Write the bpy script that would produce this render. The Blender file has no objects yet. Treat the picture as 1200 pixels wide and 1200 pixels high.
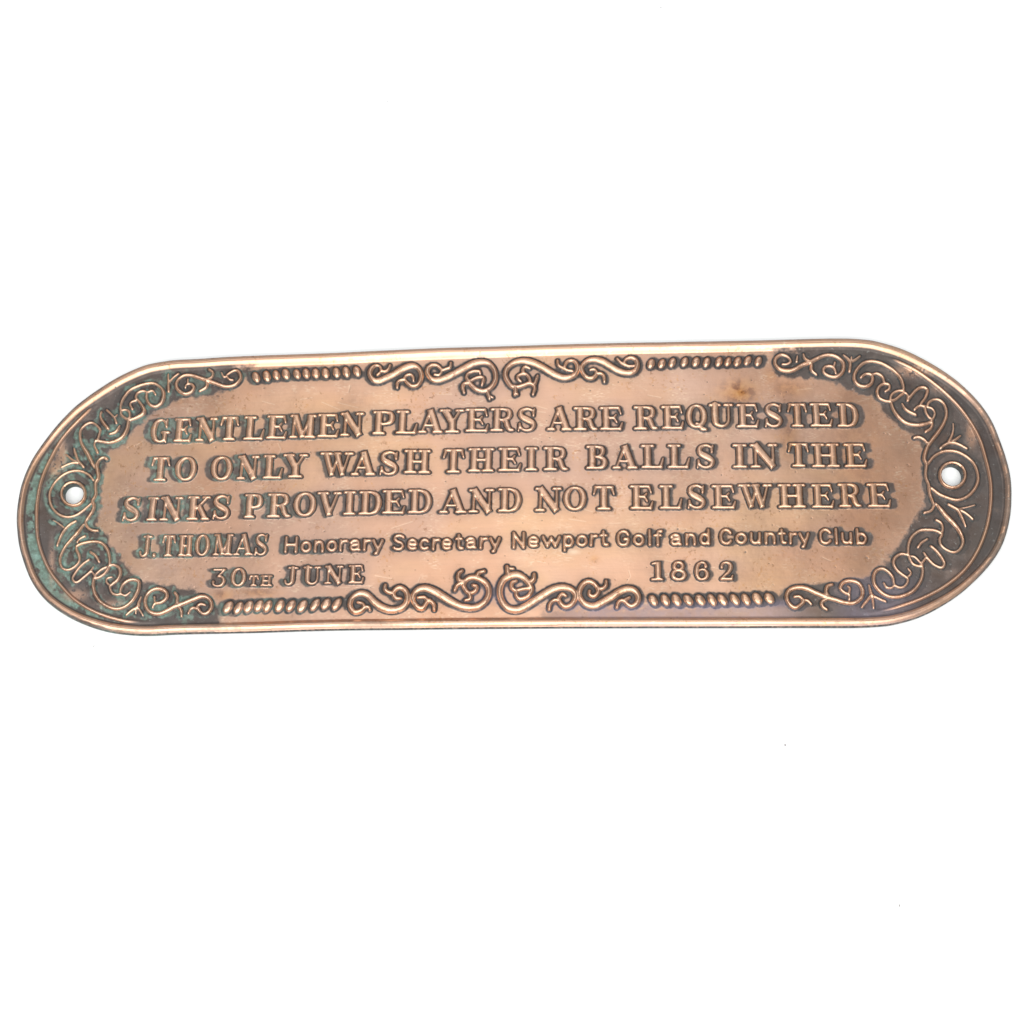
import bpy, math
import numpy as np
from mathutils import Vector

C = bpy.context.scene

# ------------------------------------------------------------------ camera
TILT = math.radians(20.0)          # the photographer leans in from below the plaque
DIST = 0.354                       # metres from the lens to the table along the optical axis
FPX = 1711.0                       # focal length in photo pixels (1200 px wide)
cam_d = bpy.data.cameras.new('camera')
cam = bpy.data.objects.new('camera', cam_d)
C.collection.objects.link(cam)
cam_d.sensor_fit = 'HORIZONTAL'
cam_d.sensor_width = 36.0
cam_d.lens = FPX * 36.0 / 1200.0
cam_d.clip_start = 0.01
cam_d.clip_end = 50.0
cam.location = (0.0, -DIST * math.sin(TILT), DIST * math.cos(TILT))
cam.rotation_euler = (TILT, 0.0, 0.0)
C.camera = cam

# ------------------------------------------------------------------ world and lamps
W = bpy.data.worlds.new('World')
C.world = W
W.use_nodes = True
bg = W.node_tree.nodes['Background']
bg.inputs[0].default_value = (0.94, 0.97, 1.0, 1)
bg.inputs[1].default_value = 0.30


def area(name, loc, target, sx, sy, power, col=(1, 1, 1)):
    d = bpy.data.lights.new(name, 'AREA')
    d.shape = 'RECTANGLE'
    d.size, d.size_y = sx, sy
    d.energy = power
    d.color = col
    o = bpy.data.objects.new(name, d)
    C.collection.objects.link(o)
    o.location = loc
    o.rotation_euler = (Vector(target) - Vector(loc)).to_track_quat('-Z', 'Y').to_euler()
    return o


area('overhead_softbox', (0.0, 0.27, 0.75), (0, 0.03, 0), 0.38, 0.48, 0.66, (1.0, 0.985, 0.96))
area('front_softbox', (-0.03, -0.38, 0.62), (0, 0, 0), 1.10, 0.80, 9.0, (1.0, 0.99, 0.97))
area('back_softbox', (0.0, 0.78, 0.60), (0, 0, 0), 1.20, 0.40, 1.8, (0.99, 0.99, 1.0))

C.view_settings.view_transform = 'Standard'
C.view_settings.look = 'None'
C.view_settings.exposure = 0.0
C.view_settings.gamma = 1.0
C.view_settings.use_curve_mapping = False
C.render.engine = 'CYCLES'

# ------------------------------------------------------------------ drawing sheet <-> table
MM = 0.001
Z0 = 1.7 * MM                      # level of the sunken field above the table
ZT = Z0 + 0.4 * MM                 # level the ornament was measured at


def to_plane(u, v, z=ZT):
    """drawing units (photo pixels of the front view) -> metres on the plane at height z"""
    dx = (u - 600.0) / FPX
    dy = -(v - 600.0) / FPX
    ct, st = math.cos(TILT), math.sin(TILT)
    wy = dy * ct + st
    wz = dy * st - ct
    t = (z - DIST * ct) / wz
    return dx * t, -DIST * st + wy * t


# ------------------------------------------------------------------ grid
STEP = 0.5
U0, U1, V0, V1 = 14.0, 1192.0, 390.0, 752.0
NU = int((U1 - U0) / STEP) + 1
NV = int((V1 - V0) / STEP) + 1
us = (U0 + np.arange(NU) * STEP).astype(np.float32)
vs = (V0 + np.arange(NV) * STEP).astype(np.float32)
UU, VV = np.meshgrid(us, vs)
rng = np.random.RandomState(7)


def sstep(a, b, x):
    t = np.clip((x - a) / (b - a), 0, 1)
    return t * t * (3 - 2 * t)


def vnoise(sx, sy, seed):
    """smooth value noise on the grid; sx, sy = cell size in drawing units"""
    r = np.random.RandomState(seed)
    nx, ny = int((U1 - U0) / sx) + 4, int((V1 - V0) / sy) + 4
    g = r.rand(ny, nx).astype(np.float32)
    fx, fy = (us - U0) / sx, (vs - V0) / sy
    ix, iy = fx.astype(int), fy.astype(int)
    tx, ty = fx - ix, fy - iy
    tx, ty = tx * tx * (3 - 2 * tx), ty * ty * (3 - 2 * ty)
    a = g[iy][:, ix] * (1 - tx) + g[iy][:, ix + 1] * tx
    b = g[iy + 1][:, ix] * (1 - tx) + g[iy + 1][:, ix + 1] * tx
    return a * (1 - ty[:, None]) + b * ty[:, None]


def fbm(s, seed, oct=4, ax=1.0):
    o = np.zeros((NV, NU), np.float32)
    w, tot = 1.0, 0.0
    for k in range(oct):
        o += w * vnoise(max(s * ax, 0.8), max(s, 0.8), seed + k * 13)
        tot += w
        w *= 0.55
        s *= 0.5
    return o / tot


def box1(a, n, axis):
    if n < 1:
        return a
    pad = [(0, 0), (0, 0)]
    pad[axis] = (n + 1, n)
    c = np.cumsum(np.pad(a, pad, mode='edge'), axis=axis, dtype=np.float64)
    L = 2 * n + 1
    if axis == 0:
        return ((c[L:] - c[:-L]) / L).astype(np.float32)
    return ((c[:, L:] - c[:, :-L]) / L).astype(np.float32)


def blur(a, px):
    n = max(1, int(round(px / STEP * 0.6)))
    for _ in range(3):
        a = box1(box1(a, n, 0), n, 1)
    return a


def catmull(P, closed=False, spacing=0.9):
    P = np.asarray(P, float)
    n = len(P)
    out = []
    segs = n if closed else n - 1
    for i in range(segs):
        if closed:
            p0, p1, p2, p3 = P[(i - 1) % n], P[i], P[(i + 1) % n], P[(i + 2) % n]
        else:
            p1, p2 = P[i], P[i + 1]
            p0 = P[i - 1] if i > 0 else 2 * p1 - p2
            p3 = P[i + 2] if i + 2 < n else 2 * p2 - p1
        k = max(2, int(np.hypot(*(p2 - p1)[:2]) / spacing))
        t = (np.arange(k) / k)[:, None]
        out.append(0.5 * ((2 * p1) + (-p0 + p2) * t + (2 * p0 - 5 * p1 + 4 * p2 - p3) * t ** 2
                          + (-p0 + 3 * p1 - 3 * p2 + p3) * t ** 3))
    if not closed:
        out.append(P[-1:])
    return np.concatenate(out)


def window(x0, x1, y0, y1, m):
    i0 = max(0, int((min(x0, x1) - m - U0) / STEP))
    i1 = min(NU, int((max(x0, x1) + m - U0) / STEP) + 2)
    j0 = max(0, int((min(y0, y1) - m - V0) / STEP))
    j1 = min(NV, int((max(y0, y1) + m - V0) / STEP) + 2)
    return slice(j0, j1), slice(i0, i1)


# signed inside-distance fields and the part that owns each spot
LS = np.full((NV, NU), -9.0, np.float32)      # lettering: inside distance
OS = np.full((NV, NU), -9.0, np.float32)      # ornament: inside distance
HR = np.zeros((NV, NU), np.float32)           # ornament relief, mm
OWN = np.zeros((NV, NU), np.int32)            # 0 = plate
PARTS = []                                    # id -> (name, parent part key, label)


def new_part(name, parent=None, label=None):
    PARTS.append((name, parent, label))
    return len(PARTS)


def seg_field(a, b, m):
    (x0, y0, r0), (x1, y1, r1) = a, b
    sl = window(x0, x1, y0, y1, max(r0, r1) + m)
    X, Y = UU[sl], VV[sl]
    dx, dy = x1 - x0, y1 - y0
    L2 = dx * dx + dy * dy + 1e-9
    t = np.clip(((X - x0) * dx + (Y - y0) * dy) / L2, 0, 1)
    d = np.hypot(X - x0 - t * dx, Y - y0 - t * dy)
    return sl, d, r0 + (r1 - r0) * t


def ridge(P, pid, amp=0.85, slope=0.24, m=6.0):
    """a raised round-backed line through drawing points (x, y, radius)"""
    for a, b in zip(P[:-1], P[1:]):
        sl, d, r = seg_field(a, b, m)
        s = r - d
        OS[sl] = np.maximum(OS[sl], s)
        q = np.clip(1 - (d / r) ** 2, 0, 1)
        h = np.minimum(amp, 0.16 + slope * r) * q ** 0.85
        w = h > HR[sl]
        HR[sl] = np.where(w, h, HR[sl])
        OWN[sl] = np.where(w & (h > 0.02), pid, OWN[sl])


def parse(s, ox, oy, k):
    P, r = [], 2.0
    for tok in s.split():
        v = [float(q) for q in tok.split(',')]
        if len(v) > 2:
            r = v[2]
        P.append((ox + v[0] / k, oy + v[1] / k, r))
    return P


# ------------------------------------------------------------------ outline, inner border line, holes
OUT = [(265, 419), (230, 421.2), (210, 421.9), (193, 423.6), (170, 428.3), (143, 440), (118, 455), (93, 473), (77, 488),
       (60, 507), (43, 530), (33, 548), (25.5, 568), (21.5, 588), (20, 605), (20.5, 620), (22.5, 637), (27.5, 656),
       (36, 678), (47, 695), (60, 708), (80, 721.5), (103, 732), (127, 739), (152, 742.3), (177, 743), (210, 741.5),
       (290, 739.8), (390, 737), (480, 736), (570, 735), (700, 734.3), (840, 734), (940, 734), (1000, 734),
       (1033, 732.5), (1052, 729.5), (1076, 722.5), (1100, 711), (1126, 694), (1150, 672), (1167, 651), (1177, 631),
       (1183, 607), (1184.8, 585), (1183.6, 560), (1178.5, 537), (1172, 517), (1162, 493), (1147, 471), (1127, 451),
       (1105, 434.5), (1080, 420), (1055, 408.5), (1030, 401), (1013, 398.3), (985, 397.2), (940, 398), (840, 400),
       (780, 401), (680, 403.2), (620, 405), (520, 408.2), (470, 410.3), (390, 413.8), (307, 417)]
INN = [(240, 427.6), (215, 430), (190, 434), (170, 440), (148, 449), (127, 462), (111, 474), (97, 487), (81, 503), (68.5, 519),
       (58.5, 537), (50.5, 554), (45, 573), (42, 597), (43, 627), (48, 648), (58, 670), (72, 688), (88, 704), (110, 717),
       (135, 725.5), (160, 729), (210, 728), (290, 726.5), (390, 725), (480, 724.4), (570, 722.5), (700, 721.3), (840, 720.6), (940, 720.3),
       (1000, 719.5), (1033, 716.5), (1058, 710), (1083, 700.5), (1108, 687), (1130, 669), (1145, 648), (1155.5, 623), (1161, 597),
       (1162, 573), (1160, 556), (1156.5, 540), (1150, 517), (1140, 497), (1125, 476), (1107, 458), (1088, 443), (1070, 431), (1050, 421.5),
       (1030, 414.5), (1000, 410), (940, 409.3), (840, 409.8), (780, 411), (680, 413.2), (620, 414.6), (520, 417.8), (470, 419.9), (390, 423.3),
       (307, 426.6)]


def loop_field(poly):
    """signed distance (inside positive) to a closed curve"""
    D = np.full((NV, NU), 40.0, np.float32)
    P = catmull(np.array(poly, float), True, 2.0)
    for a, b in zip(P, np.roll(P, -1, axis=0)):
        sl = window(a[0], b[0], a[1], b[1], 36)
        X, Y = UU[sl], VV[sl]
        dx, dy = b[0] - a[0], b[1] - a[1]
        t = np.clip(((X - a[0]) * dx + (Y - a[1]) * dy) / (dx * dx + dy * dy + 1e-9), 0, 1)
        D[sl] = np.minimum(D[sl], np.hypot(X - a[0] - t * dx, Y - a[1] - t * dy))
    return np.where(inside(P), D, -D)


def inside(P):
    """even-odd fill, one scanline at a time"""
    M = np.zeros((NV, NU), bool)
    A, B = np.asarray(P)[:, :2], np.roll(np.asarray(P)[:, :2], -1, axis=0)
    for j, y in enumerate(vs + 1e-4):
        k = (A[:, 1] > y) != (B[:, 1] > y)
        if not k.any():
            continue
        a, b = A[k], B[k]
        xs = np.sort(a[:, 0] + (y - a[:, 1]) / (b[:, 1] - a[:, 1]) * (b[:, 0] - a[:, 0]))
        M[j] = (np.searchsorted(xs, us) % 2) == 1
    return M


DO = loop_field(OUT)                         # distance in from the outer edge
DI = -loop_field(INN)                        # distance out from the inner border line (positive in the border)

HOLES = [(85.8, 578.6, 12.1, 11.9), (1116.2, 556.6, 13.0, 12.9)]
DH = np.full((NV, NU), 40.0, np.float32)
for (hx, hy, rx, ry) in HOLES:
    q = np.hypot((UU - hx) / rx, (VV - hy) / ry)
    DH = np.minimum(DH, (q - 1) * 0.5 * (rx + ry))

# ------------------------------------------------------------------ lettering
S, Hn = 0.136, 0.055                          # stem and hairline half widths in cap heights


def bar(x0, x1, y, r=Hn):
    return ('r', [(x0, y, r), (x1, y, r)])


def stem(x, y0=0.02, y1=0.98, r=S):
    return ('b', [(x, y0, r), (x, y1, r)])


def spl(*p):
    return ('s', list(p))


B_, T_ = 0.05, 0.95
GL = {
    'I': [stem(.5), bar(.08, .92, B_), bar(.08, .92, T_)],
    'E': [stem(.27), bar(.03, .86, T_), bar(.03, .92, B_), ('r', [(.84, .95, .06), (.93, .7, .03)]),
          ('r', [(.90, .05, .07), (.99, .30, .03)]), bar(.3, .64, .52), ('r', [(.73, .66, .03), (.62, .53, .05), (.75, .34, .035)])],
    'N': [('r', [(.17, .06, .055), (.17, .9, .05)]), bar(0, .33, B_), ('b', [(.15, .99, S), (.86, .01, S * .95)]),
          ('r', [(.85, .1, .055), (.85, .95, .055)]), bar(.70, 1.0, T_), bar(0, .2, T_)],
    'T': [stem(.5), bar(.22, .78, B_), bar(.08, .92, T_), ('r', [(.12, .94, .06), (.02, .66, .035)]), ('r', [(.88, .94, .06), (.98, .66, .035)])],
    'L': [stem(.29), bar(.03, .55, T_), bar(.03, .92, B_), ('r', [(.88, .06, .075), (.99, .42, .03)])],
    'M': [('r', [(.12, .06, .055), (.13, .92, .05)]), bar(0, .26, B_), ('b', [(.17, .98, S * .95), (.5, .02, S * .8)]),
          ('r', [(.5, .06, .05), (.78, .95, .05)]), stem(.80), bar(.02, .2, T_), bar(.75, .99, T_), bar(.62, .98, B_)],
    'P': [stem(.27), bar(.03, .53, B_), bar(.03, .3, T_),
          spl((.27, .95, Hn), (.58, .95, .05), (.82, .88, .09), (.88, .70, .12), (.80, .53, .09), (.56, .45, .05), (.3, .45, Hn))],
    'R': [stem(.26), bar(.02, .5, B_), bar(.02, .3, T_),
          spl((.27, .95, Hn), (.54, .95, .05), (.75, .88, .09), (.80, .72, .11), (.73, .57, .08), (.52, .5, .05), (.3, .5, Hn)),
          spl((.5, .49, .05), (.65, .42, .10), (.72, .24, .11), (.82, .08, .08), (.98, .06, .045))],
    'A': [('r', [(.48, .93, .06), (.14, .06, .045)]), ('b', [(.47, 1.0, S), (.82, .02, S)]), bar(.25, .66, .32, .04), bar(0, .28, B_), bar(.63, 1, B_)],
    'Y': [('b', [(.19, .97, S), (.53, .42, S * .95)]), ('r', [(.85, .95, .05), (.56, .45, .05)]), ('b', [(.53, .5, S), (.53, .02, S)]),
          bar(.0, .42, T_), bar(.70, 1, T_), bar(.26, .80, B_)],
    'S': [spl((.82, .70, .045), (.78, .87, .05), (.52, .96, .055), (.25, .88, .08), (.17, .73, .10), (.28, .60, .115), (.5, .5, .125), (.74, .38, .115),
              (.84, .25, .10), (.74, .09, .07), (.48, .03, .05), (.24, .10, .05), (.12, .28, .045)),
          ('r', [(.88, .95, .035), (.83, .68, .05)]), ('r', [(.07, .02, .035), (.12, .32, .05)])],
    'O': [spl(*[(.5 + .40 * math.cos(a), .5 + .455 * math.sin(a), .05 + .07 * abs(math.cos(a)) ** 1.5) for a in [k * math.pi / 8 for k in range(17)]])],
    'G': [spl((.80, .70, .05), (.73, .88, .05), (.52, .96, .05), (.28, .84, .09), (.16, .5, .125), (.26, .18, .1), (.5, .04, .05), (.7, .08, .06), (.77, .22, .09), (.77, .40, .10)),
          bar(.62, .98, .43), ('r', [(.83, .97, .035), (.83, .66, .05)]), ('r', [(.78, .2, .08), (.84, .02, .03)])],
    'U': [spl((.24, .95, S), (.24, .32, S), (.32, .13, .09), (.52, .05, .06), (.72, .12, .05), (.82, .32, Hn), (.82, .95, .05)), bar(.02, .46, T_), bar(.66, .99, T_)],
    'D': [stem(.26), bar(.02, .3, T_), bar(.02, .3, B_),
          spl((.26, .95, Hn), (.5, .95, .05), (.76, .82, .095), (.86, .5, .125), (.76, .18, .095), (.5, .05, .05), (.26, .05, Hn))],
    'W': [('b', [(.17, .98, .115), (.38, .02, .10)]), ('r', [(.38, .06, .045), (.54, .88, .045)]), ('b', [(.5, .98, .115), (.71, .02, .10)]),
          ('r', [(.71, .06, .045), (.88, .94, .045)]), bar(.02, .34, T_), bar(.44, .62, T_), bar(.78, 1, T_)],
    'H': [stem(.22), stem(.78), bar(.2, .8, .5), bar(.02, .44, T_), bar(.02, .44, B_), bar(.58, .98, T_), bar(.58, .98, B_)],
    'B': [stem(.26), bar(.02, .3, T_), bar(.02, .3, B_),
          spl((.26, .95, Hn), (.52, .95, .05), (.72, .88, .09), (.76, .74, .1), (.68, .59, .07), (.48, .52, .05), (.3, .52, Hn)),
          spl((.48, .52, .05), (.74, .46, .08), (.86, .29, .12), (.76, .1, .09), (.5, .05, .05), (.26, .05, Hn))],
    'K': [stem(.25), bar(.02, .48, T_), bar(.02, .48, B_), ('r', [(.86, .92, .05), (.5, .56, .05), (.36, .44, .045)]), bar(.68, 1, T_, .045),
          ('b', [(.5, .62, .10), (.86, .03, .11)]), bar(.7, 1.0, B_)],
    'V': [('b', [(.2, .98, S), (.53, .01, S * .8)]), ('r', [(.53, .06, .055), (.86, .94, .05)]), bar(.0, .42, T_), bar(.72, 1, T_)],
    'J': [spl((.66, .95, .12), (.66, .3, .12), (.58, .12, .09), (.4, .04, .055), (.22, .09, .05), (.16, .24, .07)), bar(.36, .98, T_)],
    '3': [spl((.1, .93, .05), (.5, .93, .05), (.9, .95, .045)), spl((.86, .93, .045), (.45, .58, .05)), spl((.42, .57, .05), (.7, .54, .07), (.86, .34, .10), (.7, .1, .08), (.4, .04, .05), (.15, .12, .05), (.12, .28, .07))],
    '0': [spl(*[(.5 + .38 * math.cos(a), .5 + .455 * math.sin(a), .055 + .065 * abs(math.cos(a)) ** 1.5) for a in [k * math.pi / 8 for k in range(17)]])],
    '1': [stem(.62, r=.15), bar(.05, 1, B_, .055), spl((.55, .93, .05), (.3, .90, .05), (.1, .88, .04))],
    '8': [spl(*[(.5 + .30 * math.cos(a), .75 + .20 * math.sin(a), .065 + .03 * abs(math.cos(a))) for a in [k * math.pi / 6 for k in range(13)]]),
          spl(*[(.5 + .40 * math.cos(a), .28 + .235 * math.sin(a), .065 + .045 * abs(math.cos(a))) for a in [k * math.pi / 6 for k in range(13)]])],
    '6': [spl((.78, .74, .09), (.74, .88, .055), (.52, .95, .055), (.24, .80, .09), (.13, .45, .11), (.24, .14, .09), (.5, .05, .055), (.76, .14, .09), (.86, .34, .11), (.72, .53, .07), (.5, .58, .05), (.28, .5, .05))],
    '2': [spl((.16, .70, .08), (.2, .87, .06), (.46, .95, .06), (.74, .87, .09), (.80, .68, .11), (.64, .45, .09), (.34, .24, .06), (.12, .08, .06)), bar(.1, .86, .075, .075), ('r', [(.84, .08, .06), (.92, .26, .035)])],
    'Q': [spl(*[(.47 + .37 * math.cos(a), .5 + .455 * math.sin(a), .05 + .07 * abs(math.cos(a)) ** 1.5) for a in [k * math.pi / 8 for k in range(17)]]),
          spl((.46, .2, .05), (.56, .16, .06), (.74, -.02, .09), (.93, -.06, .06))],
    '.': [('r', [(.5, .08, .11), (.5, .10, .11)])],
}
q = 0.105
SN = {
    'H': [('r', [(.1, 0, q), (.1, 1, q)]), ('r', [(.9, 0, q), (.9, 1, q)]), ('r', [(.1, .5, q), (.9, .5, q)])],
    'o': [spl(*[(.5 + .42 * math.cos(a), .36 + .32 * math.sin(a), q) for a in [k * math.pi / 6 for k in range(13)]])],
    'n': [('r', [(.1, .02, q), (.1, .70, q)]), spl((.12, .45, q), (.3, .66, q), (.6, .69, q), (.85, .52, q), (.88, .02, q))],
    'r': [('r', [(.2, .02, q), (.2, .70, q)]), spl((.22, .42, q), (.45, .64, q), (.9, .68, q))],
    'a': [spl((.12, .55, q), (.35, .69, q), (.68, .66, q), (.82, .48, q), (.84, .04, q)), spl((.82, .40, q), (.4, .40, q), (.14, .24, q), (.25, .06, q), (.6, .06, q), (.82, .2, q)), ('r', [(.84, .06, q), (.97, .03, q * .8)])],
    'y': [('r', [(.08, .68, q), (.5, .06, q)]), ('r', [(.92, .68, q), (.42, -.22, q), (.28, -.24, q)])],
    'S': [spl((.9, .86, q), (.62, .98, q), (.25, .94, q), (.12, .74, q), (.35, .56, q), (.7, .46, q), (.88, .26, q), (.7, .05, q), (.35, .02, q), (.08, .12, q))],
    'e': [spl((.14, .37, q), (.86, .37, q), (.82, .56, q), (.5, .69, q), (.18, .56, q), (.1, .36, q), (.2, .12, q), (.5, .04, q), (.84, .10, q))],
    'c': [spl((.9, .58, q), (.55, .69, q), (.18, .55, q), (.1, .36, q), (.2, .12, q), (.52, .04, q), (.9, .12, q))],
    't': [spl((.42, .95, q), (.42, .25, q), (.55, .05, q), (.88, .04, q)), ('r', [(.08, .70, q * .8), (.8, .70, q * .8)])],
    'N': [('r', [(.1, 0, q), (.1, 1, q)]), ('r', [(.1, 1, q), (.9, 0, q)]), ('r', [(.9, 0, q), (.9, 1, q)])],
    'w': [('r', [(.04, .68, q), (.28, .04, q), (.5, .62, q), (.72, .04, q), (.96, .68, q)])],
    'p': [('r', [(.1, -.28, q), (.1, .70, q)]), spl((.12, .5, q), (.35, .68, q), (.7, .66, q), (.9, .36, q), (.7, .06, q), (.35, .04, q), (.12, .2, q))],
    'G': [spl((.9, .78, q), (.72, .95, q), (.45, .98, q), (.16, .78, q), (.1, .45, q), (.22, .12, q), (.5, .02, q), (.8, .1, q), (.92, .42, q)), ('r', [(.6, .44, q), (.92, .44, q)])],
    'l': [('r', [(.5, 0, q), (.5, 1, q)])],
    'f': [spl((.95, .98, q), (.6, .94, q), (.5, .75, q), (.5, 0, q)), ('r', [(.1, .68, q * .8), (.9, .68, q * .8)])],
    'd': [('r', [(.9, .02, q), (.9, 1, q)]), spl((.88, .5, q), (.65, .68, q), (.3, .66, q), (.1, .36, q), (.3, .06, q), (.65, .04, q), (.88, .2, q))],
    'C': [spl((.92, .78, q), (.72, .95, q), (.45, .98, q), (.16, .78, q), (.1, .48, q), (.2, .15, q), (.48, .02, q), (.75, .06, q), (.92, .2, q))],
    'u': [spl((.1, .70, q), (.1, .25, q), (.3, .05, q), (.65, .05, q), (.88, .25, q)), ('r', [(.9, .70, q), (.9, .02, q)])],
    'b': [('r', [(.1, .02, q), (.1, 1, q)]), spl((.12, .5, q), (.35, .68, q), (.7, .66, q), (.9, .36, q), (.7, .06, q), (.35, .04, q), (.12, .2, q))],
}


def lean(x):
    return 0.085 - (x - 250.0) / 730.0 * 0.145


def glyph(ch, x0, x1, base, cap, pid, table, rs=1.0):
    wob = np.random.RandomState(int(x0 * 10) % 9973)
    le = lean(0.5 * (x0 + x1)) + wob.uniform(-.012, .012)
    jb = wob.uniform(-.35, .35)
    for kind, pts in table[ch]:
        P = []
        for (gx, gy, r) in pts:
            P.append((x0 + gx * (x1 - x0) + gy * cap * le + wob.uniform(-.15, .15), base + jb - gy * cap, max(r * cap * rs, 0.9)))
        if kind == 's':
            P = [tuple(p) for p in catmull(P, False, 1.4)]
        for a, b in zip(P[:-1], P[1:]):
            if kind == 'b':
                sl = window(a[0], b[0], a[1], b[1], max(a[2], b[2]) + 6)
                X, Y = UU[sl], VV[sl]
                dx, dy = b[0] - a[0], b[1] - a[1]
                L = math.hypot(dx, dy)
                al = ((X - a[0]) * dx + (Y - a[1]) * dy) / L
                pe = np.abs((X - a[0]) * dy - (Y - a[1]) * dx) / L
                r = a[2] + (b[2] - a[2]) * np.clip(al / L, 0, 1)
                s = np.minimum(r - pe, np.minimum(al, L - al))
            else:
                sl, d, r = seg_field(a, b, 6)
                s = r - d
            w = s > LS[sl]
            LS[sl] = np.where(w, s, LS[sl])
            OWN[sl] = np.where(w & (s > -0.7), pid, OWN[sl])


def interp(pts, x):
    return float(np.interp(x, [p[0] for p in pts], [p[1] for p in pts]))


BASE1 = [(185, 518), (300, 515), (380, 512.3), (440, 508.8), (550, 506), (640, 504), (750, 503.3), (840, 500.8), (935, 500), (1000, 500)]
CAP1 = [(185, 26.5), (1000, 27)]
BASE2 = [(185, 563), (290, 561.8), (345, 559.5), (455, 556), (530, 553.4), (640, 551.5), (700, 549.3), (790, 548.5), (870, 548), (935, 546.8), (1015, 547)]
BASE3 = [(150, 610), (200, 610), (300, 606.5), (400, 604), (500, 601.5), (600, 600), (700, 597.3), (800, 596), (900, 595), (1040, 594.5)]
LINES = [
    ('serif', BASE1, 27.3, [
        ('gentlemen', [('G', 175, 197), ('E', 203.5, 223), ('N', 229.5, 252), ('T', 257.5, 278), ('L', 285, 308.3), ('E', 312, 335), ('M', 339.5, 368.5), ('E', 372, 396), ('N', 399.5, 424.5)]),
        ('players', [('P', 436.5, 461.5), ('L', 464, 488), ('A', 491, 517.5), ('Y', 515.5, 542), ('E', 545.6, 572), ('R', 575, 602), ('S', 606, 629)]),
        ('are', [('A', 642, 669), ('R', 673, 700), ('E', 703.5, 729.5)]),
        ('requested', [('R', 743.7, 770.6), ('E', 776, 801), ('Q', 805, 829), ('U', 832, 859), ('E', 864, 889), ('S', 896, 918), ('T', 924, 946), ('E', 950.6, 975.5), ('D', 982.5, 1007)])]),
    ('serif', BASE2, 27.6, [
        ('to', [('T', 176, 197), ('O', 204.5, 228)]),
        ('only', [('O', 247, 270.5), ('N', 278, 301), ('L', 308, 330), ('Y', 331.5, 358)]),
        ('wash', [('W', 374.5, 412), ('A', 412, 438.5), ('S', 444, 467), ('H', 474, 503.5)]),
        ('their', [('T', 519, 543), ('H', 549, 578), ('E', 584, 610), ('I', 615.6, 629.5), ('R', 637.5, 665.5)]),
        ('balls', [('B', 687.5, 712), ('A', 719, 746), ('L', 752, 777.5), ('L', 783, 808), ('S', 816, 838.5)]),
        ('in', [('I', 859, 876), ('N', 881, 911)]),
        ('the', [('T', 924.5, 948), ('H', 952.5, 984), ('E', 990.5, 1016)])]),
    ('serif', BASE3, 27.8, [
        ('sinks', [('S', 142, 163), ('I', 171, 183), ('N', 187.5, 211), ('K', 218.5, 243.5), ('S', 248, 269)]),
        ('provided', [('P', 286, 306), ('R', 313, 340), ('O', 344, 368.5), ('V', 372, 398), ('I', 402, 416), ('D', 420.5, 447), ('E', 448, 474), ('D', 478.5, 506)]),
        ('and', [('A', 515.5, 545.5), ('N', 550, 577), ('D', 584, 611)]),
        ('not', [('N', 628, 656.5), ('O', 661, 686), ('T', 695.5, 720)]),
        ('elsewhere', [('E', 739, 765), ('L', 773.5, 799), ('S', 805.5, 828), ('E', 835, 862), ('W', 866.5, 905), ('H', 913, 944), ('E', 952, 977.5), ('R', 984, 1009.5), ('E', 1017.5, 1044)])]),
    ('mixed', None, 0, [
        ('j', [('J', 161, 176), ('.', 177.5, 182.5)]),
        ('thomas', [('T', 189, 203.5), ('H', 208.5, 224), ('O', 228, 244), ('M', 249.5, 271), ('A', 273.5, 295), ('S', 297.5, 313)]),
        ('honorary', [('H', 333, 348), ('o', 352.5, 364), ('n', 368, 379), ('o', 383, 394), ('r', 397, 407), ('a', 409.5, 422), ('r', 425, 434), ('y', 436.5, 448.5)]),
        ('secretary', [('S', 460.6, 473.5), ('e', 477.5, 488.5), ('c', 492, 502), ('r', 506, 515), ('e', 518, 529), ('t', 533.5, 543), ('a', 545.5, 557.5), ('r', 561.5, 571), ('y', 574, 586)]),
        ('newport', [('N', 600.5, 615), ('e', 619, 631), ('w', 635.5, 656.5), ('p', 660.6, 672), ('o', 676, 688), ('r', 691, 700), ('t', 703, 713)]),
        ('golf', [('G', 723, 737.5), ('o', 742.5, 754.5), ('l', 759, 764), ('f', 766, 776)]),
        ('and', [('a', 785.5, 798.5), ('n', 803.5, 815.5), ('d', 820, 831.5)]),
        ('country', [('C', 843.7, 857.5), ('o', 862.5, 875), ('u', 879.5, 891.5), ('n', 896.5, 909), ('t', 912.5, 922), ('r', 924.5, 933.5), ('y', 937, 948.5)]),
        ('club', [('C', 960.3, 974), ('l', 978, 983), ('u', 986.5, 998.5), ('b', 1004, 1016)])]),
    ('date', None, 0, [
        ('30', [('3', 247, 264), ('0', 269.5, 287)]),
        ('th', [('T', 291.5, 302), ('H', 305, 318)]),
        ('june', [('J', 331, 347.5), ('U', 355, 374.5), ('N', 380.5, 400.5), ('E', 408.5, 425.5)]),
        ('1862', [('1', 763.5, 776.5), ('8', 787, 804), ('6', 814.5, 831.5), ('2', 843.5, 860)])]),
]
BASE_S = [(340, 648.6), (450, 646.2), (530, 645), (640, 642.2), (760, 640.2), (880, 639), (1010, 638.8)]
LINE_TEXT = ['raised capitals reading GENTLEMEN PLAYERS ARE REQUESTED', 'raised capitals reading TO ONLY WASH THEIR BALLS IN THE',
             'raised capitals reading SINKS PROVIDED AND NOT ELSEWHERE', 'raised lettering reading J. THOMAS Honorary Secretary Newport Golf and Country Club',
             'raised small capitals reading 30TH JUNE 1862']
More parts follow.
